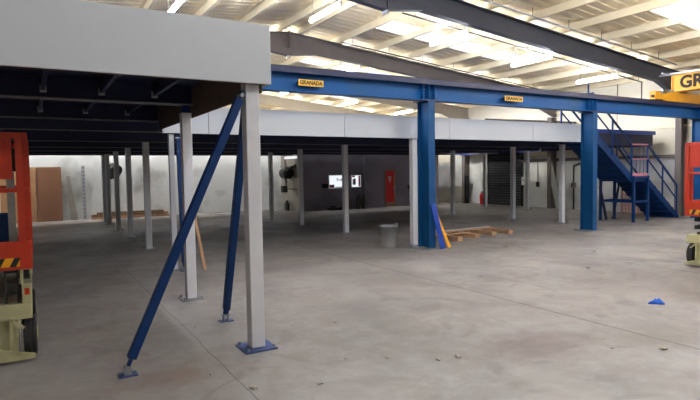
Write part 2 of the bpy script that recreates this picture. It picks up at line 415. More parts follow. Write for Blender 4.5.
# decks
part(MB().box(XL+.02, NX-.03, 4.83, 9.8, 2.88, 2.94).box(XL+.02, NX-.03, 9.78, 9.8, 2.79, 2.88), 'deck', 'navy')
part(MB().box(XL+.02, 10.0, 9.8, 22.0, 2.79, 2.85).box(10.0, 13.9, 9.8, 20.8, 2.79, 2.85).box(13.9, 18.7, 11.0, 20.8, 2.79, 2.85), 'deck', 'navy')
# fascia panels, near face (front), near side and far face
part(box(XL+.02, NX, 4.79, 4.82, NB, NT), 'fascia_panel', 'fascia', bevel=.004)
part(box(XL+.02, NX-.04, 4.82, 4.87, NB, NB+.02), 'fascia_lip', 'brown')
part(box(NX-.03, NX, 4.821, 9.74, NB, NT), 'fascia_panel', 'fascia', bevel=.004)
part(box(NX-.045, NX-.031, 4.95, 9.78, 2.47, 2.93), 'side_board', 'brown')
for a, b in ((1.99, 2.8), (2.8, 5.63), (5.63, 8.46), (8.46, 11.29), (11.29, 13.9)):
    part(box(a+.004, b-.004, 9.75, 9.78, FB, FT), 'fascia_panel', 'fascia', bevel=.004)
part(box(13.87, 13.9, 9.785, 10.0, FB, FT), 'fascia_panel', 'fascia')
# navy edge beam beyond the stairs
part(MB().box(13.92, 18.73, 10.95, 10.98, 2.42, 2.9).box(13.92, 18.73, 10.87, 10.98, 2.87, 2.91), 'edge_beam', 'navy')
part(MB().box(13.92, 18.73, 10.85, 10.869, 2.80, 2.93), 'edge_capping', 'brblue')
part(MB().box(18.7, 18.73, 10.98, 20.8, 2.42, 2.9), 'edge_beam', 'navy')
# primary beams along X at every column row
def pbeam(xa, xb, y, z0, z1, w):
    part(MB().box(xa, xb, y-.045, y+.045, z1-.012, z1).box(xa, xb, y-.006, y+.006, z0+.012, z1-.012), 'primary_beam', 'navy')
    part(box(xa, xb, y-w/2, y+w/2, z0, z0+.012), 'bottom_flange', 'flange')
for y, z0 in ((5.02, 2.62), (7.4, 2.62), (9.68, 2.60)): pbeam(XL+.02, 1.9, y, z0, 2.88, .2)
for y in (9.93, 13.0, 15.75, 18.2, 20.6): pbeam(XL+.02, 13.86 if y < 10.9 else 18.68, y, 2.44, 2.79, .1)
pbeam(XL+.02, 10.0, 21.9, 2.44, 2.79, .1)
pbeam(13.92, 18.68, 11.1, 2.44, 2.79, .1)
# joists along Y resting between the primary beams, with a cleat at each end
x = XL+.5
k = 0
while x < 1.8:
    part(box(x-.02, x+.02, 5.1, 7.32, 2.70, 2.88), 'joist', 'navy')
    part(box(x-.02, x+.02, 7.48, 9.6, 2.70, 2.88), 'joist', 'navy')
    if x > -1.4:
        for yy in (7.24, 7.52, 9.5): part(box(x-.035, x+.035, yy, yy+.05, 2.68, 2.76), 'cleat', 'grey')
    x += .62
x = XL+.5
while x < 18.5:
    y1 = 21.8 if x < 10 else 20.75
    y0 = 9.98 if x < 13.8 else 11.2
    part(box(x-.02, x+.02, y0, y1, 2.65, 2.78), 'joist', 'navy')
    if -1 < x < 2.3: part(box(x-.035, x+.035, 10.0, 10.05, 2.5, 2.6), 'cleat', 'grey')
    x += .62
# columns
def make_column(w, h, pw):
    t = thing('steel_column', '', 'column')
    MB().box(-w/2, w/2, -w/2, w/2, .016, h).build('shaft', 'column', t, bevel=.008)
    MB().box(-pw/2, pw/2, -pw/2, pw/2, 0, .015).build('base_plate', 'plate' if pw > .31 else 'steel', t)
    for i in (-1, 1):
        for j in (-1, 1):
            MB().tube((i*pw*.4, j*pw*.4, .015), (i*pw*.4, j*pw*.4, .045), .012, 6).build('anchor_bolt', 'steel', t)
    return t
G = 'square grey columns under the raised floor'
c = make_column(.135, 2.615, .32); c.location = (1.83, 4.96, 0); c['label'] = 'nearest pale grey square column at the fascia corner, on a blue base plate'; c['group'] = G
c2 = make_column(.13, 2.52, .28); c2.location = (1.82, 7.42, 0); c2['label'] = 'second pale grey column behind the long diagonal brace, with a blue stub on top'; c2['group'] = G
MB().box(-.05, .05, -.05, .05, 2.52, 2.618).build('blue_stub', 'rblue', c2)
c3 = make_column(.09, 2.41, .2); c3.location = (2.15, 9.86, 0); c3['label'] = 'thin white column at the inner corner where the white fascia begins'; c3['group'] = G
base = make_column(.13, 2.438, .3); base.location = (2.27, 13.0, 0); base['group'] = G
base['label'] = 'nearest and tallest of the left row of grey columns against the white wall'
for (x, y, lab) in ((2.29, 15.75, 'second nearest column of the left row against the white wall'), (2.29, 18.2, 'third nearest column of the left row against the white wall'),
                    (2.31, 20.6, 'fourth column of the left row, second from its far end'), (2.32, 21.9, 'farthest shortest column of the left row before the white wall'),
                    (7.48, 9.86, 'white column standing directly left of the left blue pillar'), (7.5, 13.0, 'grey column covering the gap between the two lit windows'),
                    (7.44, 15.75, 'grey column left of the lit windows, before the slate wall'), (7.42, 18.2, 'grey column farther left beside the wall heater'),
                    (7.36, 20.6, 'farthest grey column of the middle row, dim by the grimy wall'),
                    (13.82, 15.75, 'slim grey column just right of the left blue pillar, before the stained wall'),
                    (14.07, 13.0, 'grey column standing before the dark shutter'), (14.18, 11.12, 'grey column immediately left of the right blue pillar'),
                    (17.9, 15.75, 'thin dim grey column at the right edge of the dark shutter'),
                    (17.9, 18.2, 'dim grey column between black board and red extinguisher')):
    n = dup(base, (x, y, 0), lab)

# diagonal braces
def brace(foot, top, lab, w=.075):
    t = thing('diagonal_brace', lab, 'brace', foot, group='blue bracing struts')
    f = Vector((0, 0, 0)); tp = Vector(top)-Vector(foot); d = tp.normalized()
    side = Vector((0, 1, 0)) if abs(d.x) > abs(d.y) else Vector((1, 0, 0))
    p0 = Vector((0, 0, .07)); a = p0+d*.08
    MB().bar(a, tp, w, w, side).build('tube', 'rblue', t, bevel=.006)
    MB().box(-.075, .075, -.055, .055, 0, .012).build('foot_plate', 'plate', t)
    mb = MB()
    if abs(d.x) > abs(d.y): pl = ((-.03, .03, -.03, -.02), (-.03, .03, .02, .03))
    else: pl = ((-.03, -.02, -.03, .03), (.02, .03, -.03, .03))
    for q in pl: box(*q, .012, .085).build('foot_bracket', 'steel', t)
    MB().bar(p0, a+d*.04, .022, .06, side).build('tongue', 'rblue', t)
    e = Vector((0, .045, 0)) if abs(d.x) > abs(d.y) else Vector((.045, 0, 0))
    MB().tube(p0-e, p0+e, .018, 8).build('pivot_bolt', 'steel', t)
    MB().bar(tp, tp+d*.08, .02, .08, side).build('top_tongue', 'rblue', t)
    MB().tube(tp+d*.03-e*1.2, tp+d*.03+e*1.2, .02, 8).build('top_bolt', 'steel', t)
    return t
brace((.64, 4.86, 0), (1.71, 4.92, 2.40), 'long blue diagonal strut leaning from the floor to the nearest column top')
brace((1.87, 6.05, 0), (1.86, 5.16, 2.38), 'shorter blue strut behind the nearest column, rising towards its top')
brace((2.26, 9.60, 0), (2.24, 9.68, 2.3), 'steep dark blue strut close beside the thin white column', .085)

# ------------------------------------------------------------------ crane runway
CY = 9.33
def pillar(x, lab):
    t = thing('crane_pillar', lab, 'pillar', (x, CY, 0), group='blue crane pillars')
    MB().box(-.088, .088, -.19, -.174, .02, 3.18).box(-.088, .088, .174, .19, .02, 3.18).box(-.006, .006, -.174, .174, .02, 3.18).build('shaft', 'pblue', t)
    MB().box(-.28, .28, -.26, .26, 0, .02).build('base_plate', 'steel', t)
    for i in (-1, 1):
        for j in (-1, 1): MB().tube((i*.23, j*.22, .02), (i*.23, j*.22, .06), .016, 6).build('anchor_bolt', 'steel', t)
    MB().box(-.2, .2, -.2, .2, 3.18, 3.205).build('cap_plate', 'navy', t)
    return t
pillar(7.435, 'tall blue steel pillar left of centre, with boards leaning on it')
pillar(12.99, 'tall blue steel pillar beside the blue staircase')
pillar(18.55, 'blue pillar at the right edge of the photo, partly behind the orange lift')
t = thing('crane_runway_beam', 'long blue steel crane beam crossing the hall on blue pillars', 'beam', (0, CY, 3.205))
for xa, xb in ((-4.9, 1.93), (1.93, 7.435), (7.435, 12.99), (12.99, 18.55), (18.55, 19.2)):
    if xa < 1.9: continue
    I_X(MB(), xa+.005, xb-.005, 0, 0, .42, .24, .018, .014).build('girder', 'blue', t)
I = MB().box(2.0, 19.2, -.155, .155, .42, .435).box(2.0, 19.2, -.17, -.155, .33, .435).build('top_channel', 'navy', t)  # navy front lip also stands for the shaded band under the cap
MB().box(2.0, 19.2, -.025, .025, .435, .48).build('rail', 'dark', t)
for x in (7.435, 12.99, 18.55):
    for dx in (-.16, -.005, .16):
        MB().box(x+dx-.006, x+dx+.006, -.12, -.008, .018, .40).build('stiffener', 'blue', t)
    for dx in (-.06, .06):
        mb = MB()
        for j in range(4): mb.tube((x+dx, -.03, .1+.07*j), (x+dx, -.008, .1+.07*j), .013, 6)
        mb.build('bolt_row', 'steel', t)
    MB().box(x-.1, x+.1, -.02, -.008, .05, .36).build('splice_plate', 'blue', t)
MB().tube((12.95, 0, .43), (12.95, 0, .72), .022, 8).box(12.90, 13.0, -.05, .05, .435, .5).build('end_stop_post', 'rblue', t)
F = Matrix.Rotation(math.radians(90), 4, 'X')
for x, w, lab in ((4.61, .52, 'yellow sign with black letters on the left span of the blue crane beam'), (10.0, .6, 'yellow sign with black letters on the span between the two main blue pillars')):
    t = thing('name_sign', lab, 'sign', (x, 9.21, 3.375), group='small yellow signs on the crane beam')
    MB().box(-w/2, w/2, -.004, .004, -.06, .06).build('plate', 'sign', t)
    MB().box(-w/2, w/2, .004, .10, -.02, .02).build('spacer', 'black', t)
    text_obj('GRANADA', .105, 'ltr', 'lettering', t, Matrix.Translation((0, -.006, 0)) @ F, .003, .002, w/.52*.93)
# yellow overhead crane
t = thing('overhead_crane', 'yellow overhead travelling crane with black letters on its girder, riding the blue beam', 'crane', (17.2, CY, 3.685))
MB().prism([(-1.0, .03), (-.8, -.02), (2.0, -.02), (2.2, .03), (2.2, .22), (1.2, .27), (.4, .27), (.05, .25), (-.2, .29), (-.55, .24), (-.85, .16), (-1.0, .15)], 'y', -.1, .1).build('end_carriage', 'yellow', t, bevel=.006)
MB().box(-1.3, -1.02, -.1, .08, .01, .25).build('buffer_box', 'yellow', t, bevel=.01)
MB().tube((-1.29, -.03, .1), (-1.36, -.03, .1), .04, 10).build('rubber_buffer', 'dark', t)
MB().tube((-.85, -.02, .27), (-.45, -.02, .27), .06, 12).box(-.45, -.3, -.08, .06, .2, .33).box(-1.0, -.87, -.05, .05, .2, .27).build('drive_motor', 'steel', t)
for x in (-.7, 1.9): MB().tube((x, -.05, .03), (x, .05, .03), .085, 16).build('wheel', 'black', t)
MB().box(-.14, .3, -12.3, .09, .30, .34).box(-.14, .3, -12.3, .09, .76, .80).box(-.10, -.085, -12.3, .07, .34, .76).box(.235, .25, -12.3, .07, .34, .76).box(-.14, -.085, .06, .09, .30, .80).build('bridge_girder', 'yellow', t)
MB().box(-.2, -.14, -12.3, .2, .81, .87).box(-.6, -.14, .1, .14, .82, .86).tube((-.16, .45, .84), (-.16, -12, .84), .03, 8).build('cable_rail', 'steel', t)
text_obj('GRANADA', .5, 'ltr', 'lettering', t, Matrix.Translation((-.105, -1.36, .55)) @ Matrix.Rotation(math.radians(-90), 4, 'Z') @ F, .02, .003, 1.0)

# ------------------------------------------------------------------ stairs
st = thing('steel_staircase', 'blue steel stairs with handrails and a mid landing, leading up to the raised floor', 'stairs', (13.9, 9.95, 0))
H1, XA, XB, XC, W = 2.88, 2.02, 2.8, 4.6, 1.0   # local: landing from XA to XB at z 1.45
LZ = 1.45
for y in (0, W):
    n = 'stringer'
    MB().prism([(0, 2.9), (0, 2.64), (XA-.05, LZ-.2), (XB-.08, LZ-.2), (XC-.1, 0), (XC+.12, 0), (XC-.02, .14), (XB, LZ-.03), (XA, LZ+.02), (.1, 2.87)], 'y', y-.008, y+.008).build(n, 'rblue', st)
for k in range(8):
    z = LZ+(H1-LZ)*(8-k)/8.-.17; x = .02+XA*k/8.
    MB().box(x+.03, x+.29, .01, W-.01, z-.03, z).box(x+.03, x+.045, .01, W-.01, z-.15, z-.03).build('tread', 'rblue', st)
for k in range(7):
    z = LZ*(7-k)/8.; x = XB+(XC-XB)*k/7.+.02
    MB().box(x, x+.27, .01, W-.01, z-.03, z).box(x, x+.012, .01, W-.01, max(z-.17, .01), z-.03).build('tread', 'rblue', st)
MB().box(XA, XB, .01, W-.01, LZ-.06, LZ-.02).build('landing_deck', 'rblue', st)
MB().prism([(0, 2.66), (XA-.05, LZ-.17), (XB-.08, LZ-.17), (XC-.12, .02), (XC-.12, .0), (XB-.09, LZ-.19), (XA-.05, LZ-.19), (0, 2.64)], 'y', .01, W-.01).build('soffit', 'rblue', st)
for y in (-.02, W+.02):
    for x0, z0, x1, z1 in ((.05, 2.9, XA-.04, LZ), (XB+.02, LZ, XC-.1, .12)):
        for q in (0, .5, 1):
            x = x0+(x1-x0)*q; z = z0+(z1-z0)*q
            MB().bar((x, y, z-.12), (x, y, z+.95), .04, .04).build('rail_post', 'rblue', st)
        MB().bar((x0, y, z0+.95), (x1, y, z1+.95), .04, .05).build('handrail', 'rblue', st)
        MB().bar((x0, y, z0+.5), (x1, y, z1+.5), .03, .035).build('knee_rail', 'rblue', st)
MB().bar((XA-.04, -.02, LZ+.95), (XB+.02, -.02, LZ+.95), .04, .04).bar((XA-.04, -.02, LZ+.5), (XB, -.02, LZ+.5), .03, .03).build('landing_rail', 'pink', st)
MB().box(XA, XB, -.04, -.025, LZ-.05, LZ+.06).build('toe_board', 'pink', st)
for k in range(3):
    MB().bar((XA+.2+.2*k, -.02, LZ+.05), (XA+.2+.2*k, -.02, LZ+.95), .014, .014).build('baluster', 'rblue', st)
for x in (XA+.02, XB-.02):
    for y in (-.06, W+.06): MB().box(x-.035, x+.035, y-.035, y+.035, .01, LZ-.02).box(x-.06, x+.06, y-.06, y+.06, 0, .01).build('leg', 'rblue', st)
for y in (-.06, W+.06): MB().box(XA+.05, XB-.05, y-.03, y+.03, LZ-.1, LZ-.03).box(XA+.05, XB-.05, y-.03, y+.03, .6, .66).build('cross_rail', 'rblue', st)
for x in (XA+.02, XB-.02): MB().box(x-.02, x+.02, -.02, W+.02, .6, .66).box(x-.02, x+.02, -.02, W+.02, LZ-.12, LZ-.065).build('cross_rail', 'rblue', st)
MB().bar((XA+.1, W-.1, .02), (XA-.25, W-.1, 1.1), .06, .06).bar((XA+.45, W-.1, .02), (XA+.75, W-.1, 1.15), .05, .05).build('rear_prop', 'navy', st)
o = thing('barrier_mesh', 'faded orange plastic mesh barrier behind the foot of the stairs', 'barrier', (18.6, 11.0, 0))
mb = MB()
for k in range(9): mb.bar((0, k*.12, .05), (0, k*.12, 1.0), .012, .03)
for k in range(8): mb.bar((0, 0, .06+k*.13), (0, .96, .06+k*.13), .012, .02)
mb.build('netting', 'mesh', o); MB().box(-.02, .02, -.04, 0, 0, 1.1).build('post', 'steel', o); MB().box(-.02, .02, .98, 1.02, 0, 1.1).build('post', 'steel', o)

# ------------------------------------------------------------------ scissor lifts
def scissor_lift(loc, rz_, lab, dirx):
    # local: x from 0 (visible end) to -1.9, y from -.38 to .38
    t = thing('scissor_lift', lab, 'lift', loc, rz_, 'orange scissor lifts')
    MB().box(-1.86, -.06, -.24, .24, .1, .44).box(-1.88, -.02, -.36, .36, .42, .54).box(-1.88, -.015, -.36, .36, .40, .44).build('chassis', 'olive', t, bevel=.01)
    for sy in (-1, 1):
        MB().bar((-.01, sy*.19, .12), (-.01, sy*.19, .42), .02, .025).bar((-.01, sy*.19, .40), (-.01, sy*.29, .32), .02, .025).prism([(min(sy*.10, sy*.37), .03), (max(sy*.10, sy*.37), .03), (max(sy*.10, sy*.37), .07 if sy > 0 else .15), (min(sy*.10, sy*.37), .15 if sy > 0 else .07)], 'x', -.02, .01).build('fender', 'olive', t)
    MB().box(-.045, -.0, -.1, .1, .03, .40).build('end_skirt', 'olive', t, bevel=.005)
    for x in (-.25, -1.62):
        for y in (-.335, .335):
            w = MB().lathe([(.0, -.055), (.15, -.055), (.19, -.045), (.19, -.03), (.183, -.028), (.183, -.012), (.19, -.01), (.19, .01), (.183, .012), (.183, .028), (.19, .03), (.19, .045), (.15, .055), (.0, .055)], 0, 0, 28)
            w.v = [(x+a_, y+c_, .19+b_) for (a_, b_, c_) in w.v]
            sy = 1 if y > 0 else -1
            wo = w.build('wheel', 'dark', t, smooth=False)
            MB().tube((x, y+sy*.05, .19), (x, y+sy*.065, .19), .08, 14).build('hub', 'olive', wo)
    for k in range(3):
        z0, z1 = .54+.13*k, .66+.13*k
        for y in (-.28, .28):
            MB().bar((-1.75, y, z0), (-.15, y, z1), .04, .07).build('scissor_arm', 'black', t)
            MB().bar((-1.75, y+.045, z1), (-.15, y+.045, z0), .04, .07).build('scissor_arm', 'black', t)
    MB().box(-.13, -.09, .15, .165, .54, .92).box(-.13, -.09, .245, .26, .54, .92).box(-.13, -.09, .165, .245, .62, .64).box(-.13, -.09, .165, .245, .72, .74).box(-.13, -.09, .165, .245, .82, .84).build('ladder', 'black', t)
    MB().box(-.3, -.03, .285, .365, .54, .72).box(-.1, -.03, .275, .30, .72, .9).box(-.1, -.03, .30, .375, .85, .88).box(-.1, -.03, .35, .375, .81, .85).build('side_bracket', 'olive', t, bevel=.006)
    MB().box(-.029, -.025, .305, .345, .62, .68).build('warning_label', 'orange', t)
    MB().box(-1.88, 0, -.37, .37, .88, 1.0).box(-1.88, 0, -.38, -.365, .86, 1.12).box(-1.88, 0, .365, .38, .86, 1.12).box(-.012, .002, -.365, .365, .86, 1.12).build('platform', 'orange', t, bevel=.004)
    MB().box(-.62, -.1, -.386, -.381, .97, 1.05).box(.003, .006, -.3, .28, .89, .97).build('hazard_strip', 'yellow', t)
    hz = MB()
    for k in range(4):
        x0 = -.58+.13*k; hz.prism([(x0, .97), (x0+.06, .97), (x0+.1, 1.05), (x0+.04, 1.05)], 'y', -.390, -.387)
    hz.build('hazard_stripes', 'black', t); hz = MB()
    for k in range(5):
        y0 = -.28+.12*k; hz.prism([(y0, .89), (y0+.05, .89), (y0+.09, .97), (y0+.04, .97)], 'x', .007, .009)
    hz.build('hazard_stripes', 'black', t)
    for (x, y) in ((-.02, -.36), (-.12, .36), (-.02, .31), (-.14, -.36), (-.95, -.36), (-.95, .36), (-1.86, -.36), (-1.86, .36)):
        MB().bar((x, y, 1.0), (x, y, 2.06), .05, .055).build('rail_post', 'orange', t)
    for z, hgt in ((2.10, .06), (1.60, .04)):
        MB().box(-1.88, 0, -.38, -.34, z-hgt, z).box(-1.88, 0, .34, .38, z-hgt, z).box(-.04, .0, -.34, .34, z-hgt, z).box(-1.88, -1.84, -.34, .34, z-hgt, z).build('guard_rail', 'orange', t, bevel=.006)
    MB().box(-.03, -.018, -.33, .255, 1.68, 2.06).build('side_panel', 'orange', t)
    MB().box(-.14, -.05, .2, .3, 1.75, 1.95).build('control_box', 'black', t, bevel=.008)
    MB().box(-.25, -.2, .2, .26, 1.03, 1.95).build('grey_upright', 'steel', t)
    MB().box(-.6, -.3, -.05, .2, 1.04, 1.35).build('blue_box', 'rblue', t, bevel=.01)
    return t
scissor_lift((-.40, 5.72, 0), math.radians(-90), 'orange scissor lift with cream chassis at the left edge of the photo', 1)
l2 = scissor_lift((9.58, 4.65, 0), math.pi, 'orange scissor lift cut by the right edge of the photo', 1)

# ------------------------------------------------------------------ loose things on the floor
o = thing('waste_bin', 'grey round plastic bin standing left of the white column', 'bin', (6.84, 9.95, 0))
MB().lathe([(0, .005), (.155, .005), (.17, 0), (.175, .02), (.195, .46), (.215, .46), (.22, .485), (.205, .49), (.185, .48), (.16, .03), (0, .03)], 0, 0, 32).build('body', 'binm', o, smooth=True)
MB().tube((.2, .1, .46), (.2, -.04, .5), .03, 10).build('rim_lug', 'binm', o)
o = thing('leaning_board', 'bright blue flat bar leaning on the right of the left blue pillar', 'board', (7.55, 9.02, 0))
MB().bar((.06, -.02, .005), (-.13, .08, .98), .13, .02, (.0, 1, .1)).build('bar', 'brblue', o)
o = thing('yellow_plank', 'yellow edged plank leaning behind the bright blue bar', 'board', (7.80, 9.13, 0))
MB().bar((.08, -.03, .0), (-.19, .13, .82), .06, .03, (0, 1, .1)).build('plank', 'yellow', o)
MB().bar((.03, .0, .02), (-.22, .16, .84), .03, .05, (0, 1, .1)).build('wooden_edge', 'wood', o)
o = thing('leaning_timber', 'thin pale timber batten leaning behind the second grey column', 'timber', (2.59, 9.51, 0))
MB().bar((0, 0, .0), (-.26, .2, 1.95), .05, .03, (0, 1, 0)).build('batten', 'wood', o, bevel=.003)
# timber frame (pallet like) lying on floor
o = thing('pine_pallet', 'low frame of raw pine battens lying on the floor right of the left pillar', 'timber', (8.6, 9.7, 0))
for x, y0 in ((.15, .02), (.87, .2), (1.57, .33), (2.2, .35)):
    MB().bar((x, y0, .05), (x+.03, y0+1.05, .05), .15, .10).build('bearer', 'wood', o, bevel=.004)
MB().bar((-.5, .5, .112), (1.0, .62, .112), .09, .022).bar((.0, .95, .112), (2.3, 1.1, .112), .08, .022).build('slat', 'wood', o)
MB().bar((-.3, 1.12, .112), (2.35, 1.3, .112), .09, .022).build('white_slat', 'poly', o)
# blue rag
o = MB(); n = 16; R_ = random.Random(3); vs = [(0, 0, .045)]; fs = []
for ring in (1, 2, 3):
    for k in range(n):
        a = 2*math.pi*k/n; r = ring/3*(.1+.03*math.sin(3*a)+R_.uniform(-.012, .012))
        vs.append((r*1.15*math.cos(a), r*.75*math.sin(a), (.05, .03, .002)[ring-1]+(.012 if ring < 3 else 0)*math.sin(4*a+ring)))
for k in range(n): fs.append((0, 1+k, 1+(k+1) % n))
for ring in (0, 1):
    for k in range(n):
        a = 1+ring*n+k; b = 1+ring*n+(k+1) % n; fs.append((a, a+n, b+n, b))
fs.append(tuple(range(1+2*n+n-1, 2*n, -1)))
o.add(vs, fs); r = o.build('rag', 'rag', smooth=True); r.location = (6.67, 3.82, .0); tag(r, 'crumpled bright blue cloth lying alone on the open floor at right', 'cloth')
# rubble
spots = [(3.08, 3.72, .022), (3.28, 3.68, .03), (2.73, 4.01, .02), (4.65, 3.08, .02), (5.02, 2.81, .035), (8.87, 8.42, .04), (8.09, 5.81, .03), (1.45, 4.02, .03), (1.93, 3.81, .022),
         (1.25, 4.5, .018), (1.15, 4.9, .02), (2.9, 5.3, .02), (1.5, 6.0, .018), (6.1, 6.3, .025), (9.8, 6.9, .03), (.9, 5.3, .015), (2.4, 4.2, .016)]
proto = None
for (x, y, s) in spots:
    if proto is None:
        bm = bmesh.new(); bmesh.ops.create_icosphere(bm, subdivisions=2, radius=1)
        for v in bm.verts: v.co *= 1+random.uniform(-.22, .22); v.co.z = max(v.co.z*.5+.25, 0)
        me = bpy.data.meshes.new('concrete_chip'); bm.to_mesh(me); bm.free(); me.materials.append(M['stone'])
        c = bpy.data.objects.new('concrete_chip', me); COL.objects.link(c); proto = c
    else: c = proto.copy(); COL.objects.link(c)
    c.location = (x, y, 0); c.scale = (s*1.4, s, s); c.rotation_euler.z = random.uniform(0, 6)
    tag(c, 'small pale chip of broken concrete lying on the dusty floor', 'rubble', 'small concrete chips on the floor')

# ------------------------------------------------------------------ things along the back walls
def sheet(loc, w, h, lab, m, lean=.06):
    o = thing('board_sheet', lab, 'board', loc)
    MB().prism([(-.0, 0), (.018, 0), (.018+lean, h), (lean, h)], 'x', 0, w).build('sheet', m, o)
    return o
sheet((.16, 23.38, 0), .83, 2.05, 'shade-toned brown tall board standing at the white back wall, right one of two', 'chip_shaded')
sheet((-1.0, 23.38, 0), 1.14, 2.05, 'lit-toned tan tall board behind the left scissor lift', 'chip')
o = thing('rack_upright', 'perforated pale steel rack upright standing at the white back wall', 'rack post', (1.75, 23.40, 0))
MB().box(-.06, .06, -.03, .03, .01, 2.1).box(-.08, .08, -.05, .05, 0, .01).build('post', 'grey', o)
for k in range(14): MB().box(-.02, .02, -.034, -.031, .1+.145*k, .15+.145*k).build('slot', 'black', o)
o = thing('narrow_panel', 'dim narrow panel leaning beside the shade-toned brown board', 'board', (1.15, 23.36, 0))
MB().prism([(.1, 0), (.36, 0), (.12, 1.7), (0, 1.7)], 'y', 0, .03).build('sheet', 'wgrey', o)
o = thing('timber_stack', 'low stack of brown timber lengths at the foot of the white wall', 'timber', (1.95, 23.0, 0))
for k, (a, z) in enumerate(((0, .05), (.12, .05), (.24, .05), (.05, .14), (.2, .14), (.1, .22))):
    MB().box(.1*(k % 3), 2.9-.2*(k % 2), a, a+.09, z-.045, z+.04).build('length', 'wood2' if k % 2 else 'wood', o)
# wall unit
def heater(loc, lab, s=1., rz_=0):
    o = thing('wall_fan', lab, 'fan', loc, rz_)
    MB().box(-.04*s, .04*s, -.04*s, 0, -.3*s, .3*s).build('bracket', 'black', o)
    MB().tube((0, -.04*s, .1*s), (.0, -.28*s, .12*s), .03*s, 8).build('arm', 'black', o)
    MB().tube((0, -.25*s, .12*s), (.12*s, -.45*s, -.02*s), .26*s, 16, .3*s).build('cage', 'dark', o)
    MB().tube((.0, -.2*s, .1*s), (-.06*s, -.1*s, .16*s), .1*s, 12).build('motor', 'black', o)
    return o
heater((2.75, 23.5, 1.85), 'small dark wall fan on the white back wall behind the left column row', 1)
o = thing('wall_heater', 'black wall heater with bracket arm and box on the grimy left wall', 'heater', (10.1, 22.4, 1.55))
MB().tube((-.28, -.35, .12), (-.28, .15, .12), .24, 18).tube((-.28, -.42, .12), (-.28, -.35, .12), .16, 18, .24).build('drum', 'black', o)
MB().bar((-.02, -.55, .5), (-.5, -.4, .1), .05, .05).bar((-.5, -.4, .1), (-.35, -.3, -.3), .06, .05).build('hose_arm', 'dark', o)
MB().box(-.3, 0, -.6, .5, .40, .44).box(-.04, 0, -.6, -.55, -.1, .44).box(-.04, 0, .45, .5, -.5, .6).build('bracket', 'rgrey', o)
MB().box(-.25, -.02, .35, .6, -.75, -.45).build('control_box', 'black', o, bevel=.01)
MB().tube((-.05, .5, -.45), (-.05, .5, .75), .05, 10).build('pipe', 'rgrey', o)
MB().tube((-.04, -1.0, -.62), (-.04, .3, -.58), .02, 8).build('rod', 'black', o)
# small thing at wall foot
o = thing('floor_box', 'small black box at the foot of the grimy left wall', 'box', (9.9, 22.3, 0))
MB().box(-.12, .0, -.15, .15, 0, .35).build('casing', 'black', o, bevel=.01); MB().box(-.1, -.02, -.05, .05, .35, .45).build('handle', 'dark', o)
# windows on the office front (panes glow with daylight)
def window(n, x0, x1, z0, z1, posters):
    w = struct('window_%d' % n, MB().box(x0-.03, x1+.03, 21.2, 21.248, z0-.03, z0).box(x0-.03, x1+.03, 21.2, 21.248, z1, z1+.03).box(x0-.03, x0, 21.2, 21.248, z0, z1).box(x1, x1+.03, 21.2, 21.248, z0, z1), 'paper')
    box(x0, x1, 21.23, 21.245, z0, z1).build('pane', 'glass', w)
    for (a, b, c_, d, m) in posters: box(a, b, 21.215, 21.228, c_, d).build('poster', m, w)
    return w
w = window(1, 11.42, 12.32, .98, 1.54, [(11.44, 11.68, .99, 1.13, 'pinkp'), (11.72, 12.2, .99, 1.03, 'block')])
mb = MB()
for k, (h) in enumerate((.1, .04, .06, .09)): mb.box(11.82+k*.07, 11.86+k*.07, 21.21, 21.22, 1.30, 1.30+h)
mb.box(11.79, 11.9, 21.21, 21.22, 1.39, 1.405); mb.build('faint_mark', 'block', w)
w = window(2, 12.58, 13.06, 1.0, 1.52, [(12.6, 12.76, 1.44, 1.51, 'pinkp'), (12.95, 13.04, 1.02, 1.5, 'pinkp'), (12.64, 12.8, 1.1, 1.38, 'block')])
# red door, ajar
d = struct('door_1', MB().box(14.42, 14.45, 21.2, 21.4, 0, 1.76).box(14.99, 15.02, 21.2, 21.4, 0, 1.76).box(14.45, 14.99, 21.2, 21.4, 1.73, 1.76), 'wood')
MB().box(14.46, 14.95, 21.23, 21.27, .22, 1.72).build('door_leaf', 'red', d)
MB().box(14.46, 14.95, 21.23, 21.27, .02, .218).build('kick_plate', 'wood', d)
mb = MB()
for (x, z, w_, h) in ((0, 1.42, .2, .03), (.0, 1.36, .2, .03), (.02, 1.29, .16, .04), (.05, 1.22, .1, .04), (.07, 1.14, .06, .05)): mb.box(14.60+x, 14.60+x+w_, 21.222, 21.229, z, z+h)
mb.build('door_notice', 'paper', d)
MB().box(14.88, 14.92, 21.18, 21.23, .85, .95).build('door_handle', 'steel', d)
struct('trim_41', box(13.25, 13.45, 21.15, 21.25, 0, 2.4), 'wblue')
for (x, z, lab, cat, nm) in ((11.2, 1.0, 'dark fuse box on the slate wall left of the lit windows', 'box', 'fuse_box'),):
    o = tag(box(x-.14, x+.14, 21.13, 21.25, z+.0, z+.18).build(nm, 'black', bevel=.01), lab, cat)
def extinguisher(loc, lab, m):
    o = thing('fire_extinguisher', lab, 'extinguisher', loc)
    MB().lathe([(0, 0), (.085, 0), (.09, .02), (.09, .42), (.06, .5), (.025, .53), (.025, .56), (0, .56)], 0, 0, 20).build('cylinder', m, o, smooth=True)
    MB().box(-.02, .09, -.015, .015, .56, .60).box(-.02, .11, -.012, .012, .61, .63).build('valve_handle', 'black', o)
    MB().tube((.03, 0, .56), (.11, 0, .42), .012, 8).tube((.11, 0, .42), (.1, 0, .15), .014, 8).build('hose', 'black', o)
    return o
extinguisher((12.75, 20.95, 0), 'dark extinguisher on the floor below the right lit window', 'black')
extinguisher((13.05, 21.0, 0), 'second small dark extinguisher right of the one below the window', 'black')
extinguisher((19.05, 19.62, .0), 'red fire extinguisher standing beside the dark shutter', 'red')
0 and extinguisher((19.18, 19.55, .72), 'red extinguisher hung above another beside the dark shutter', 'red')
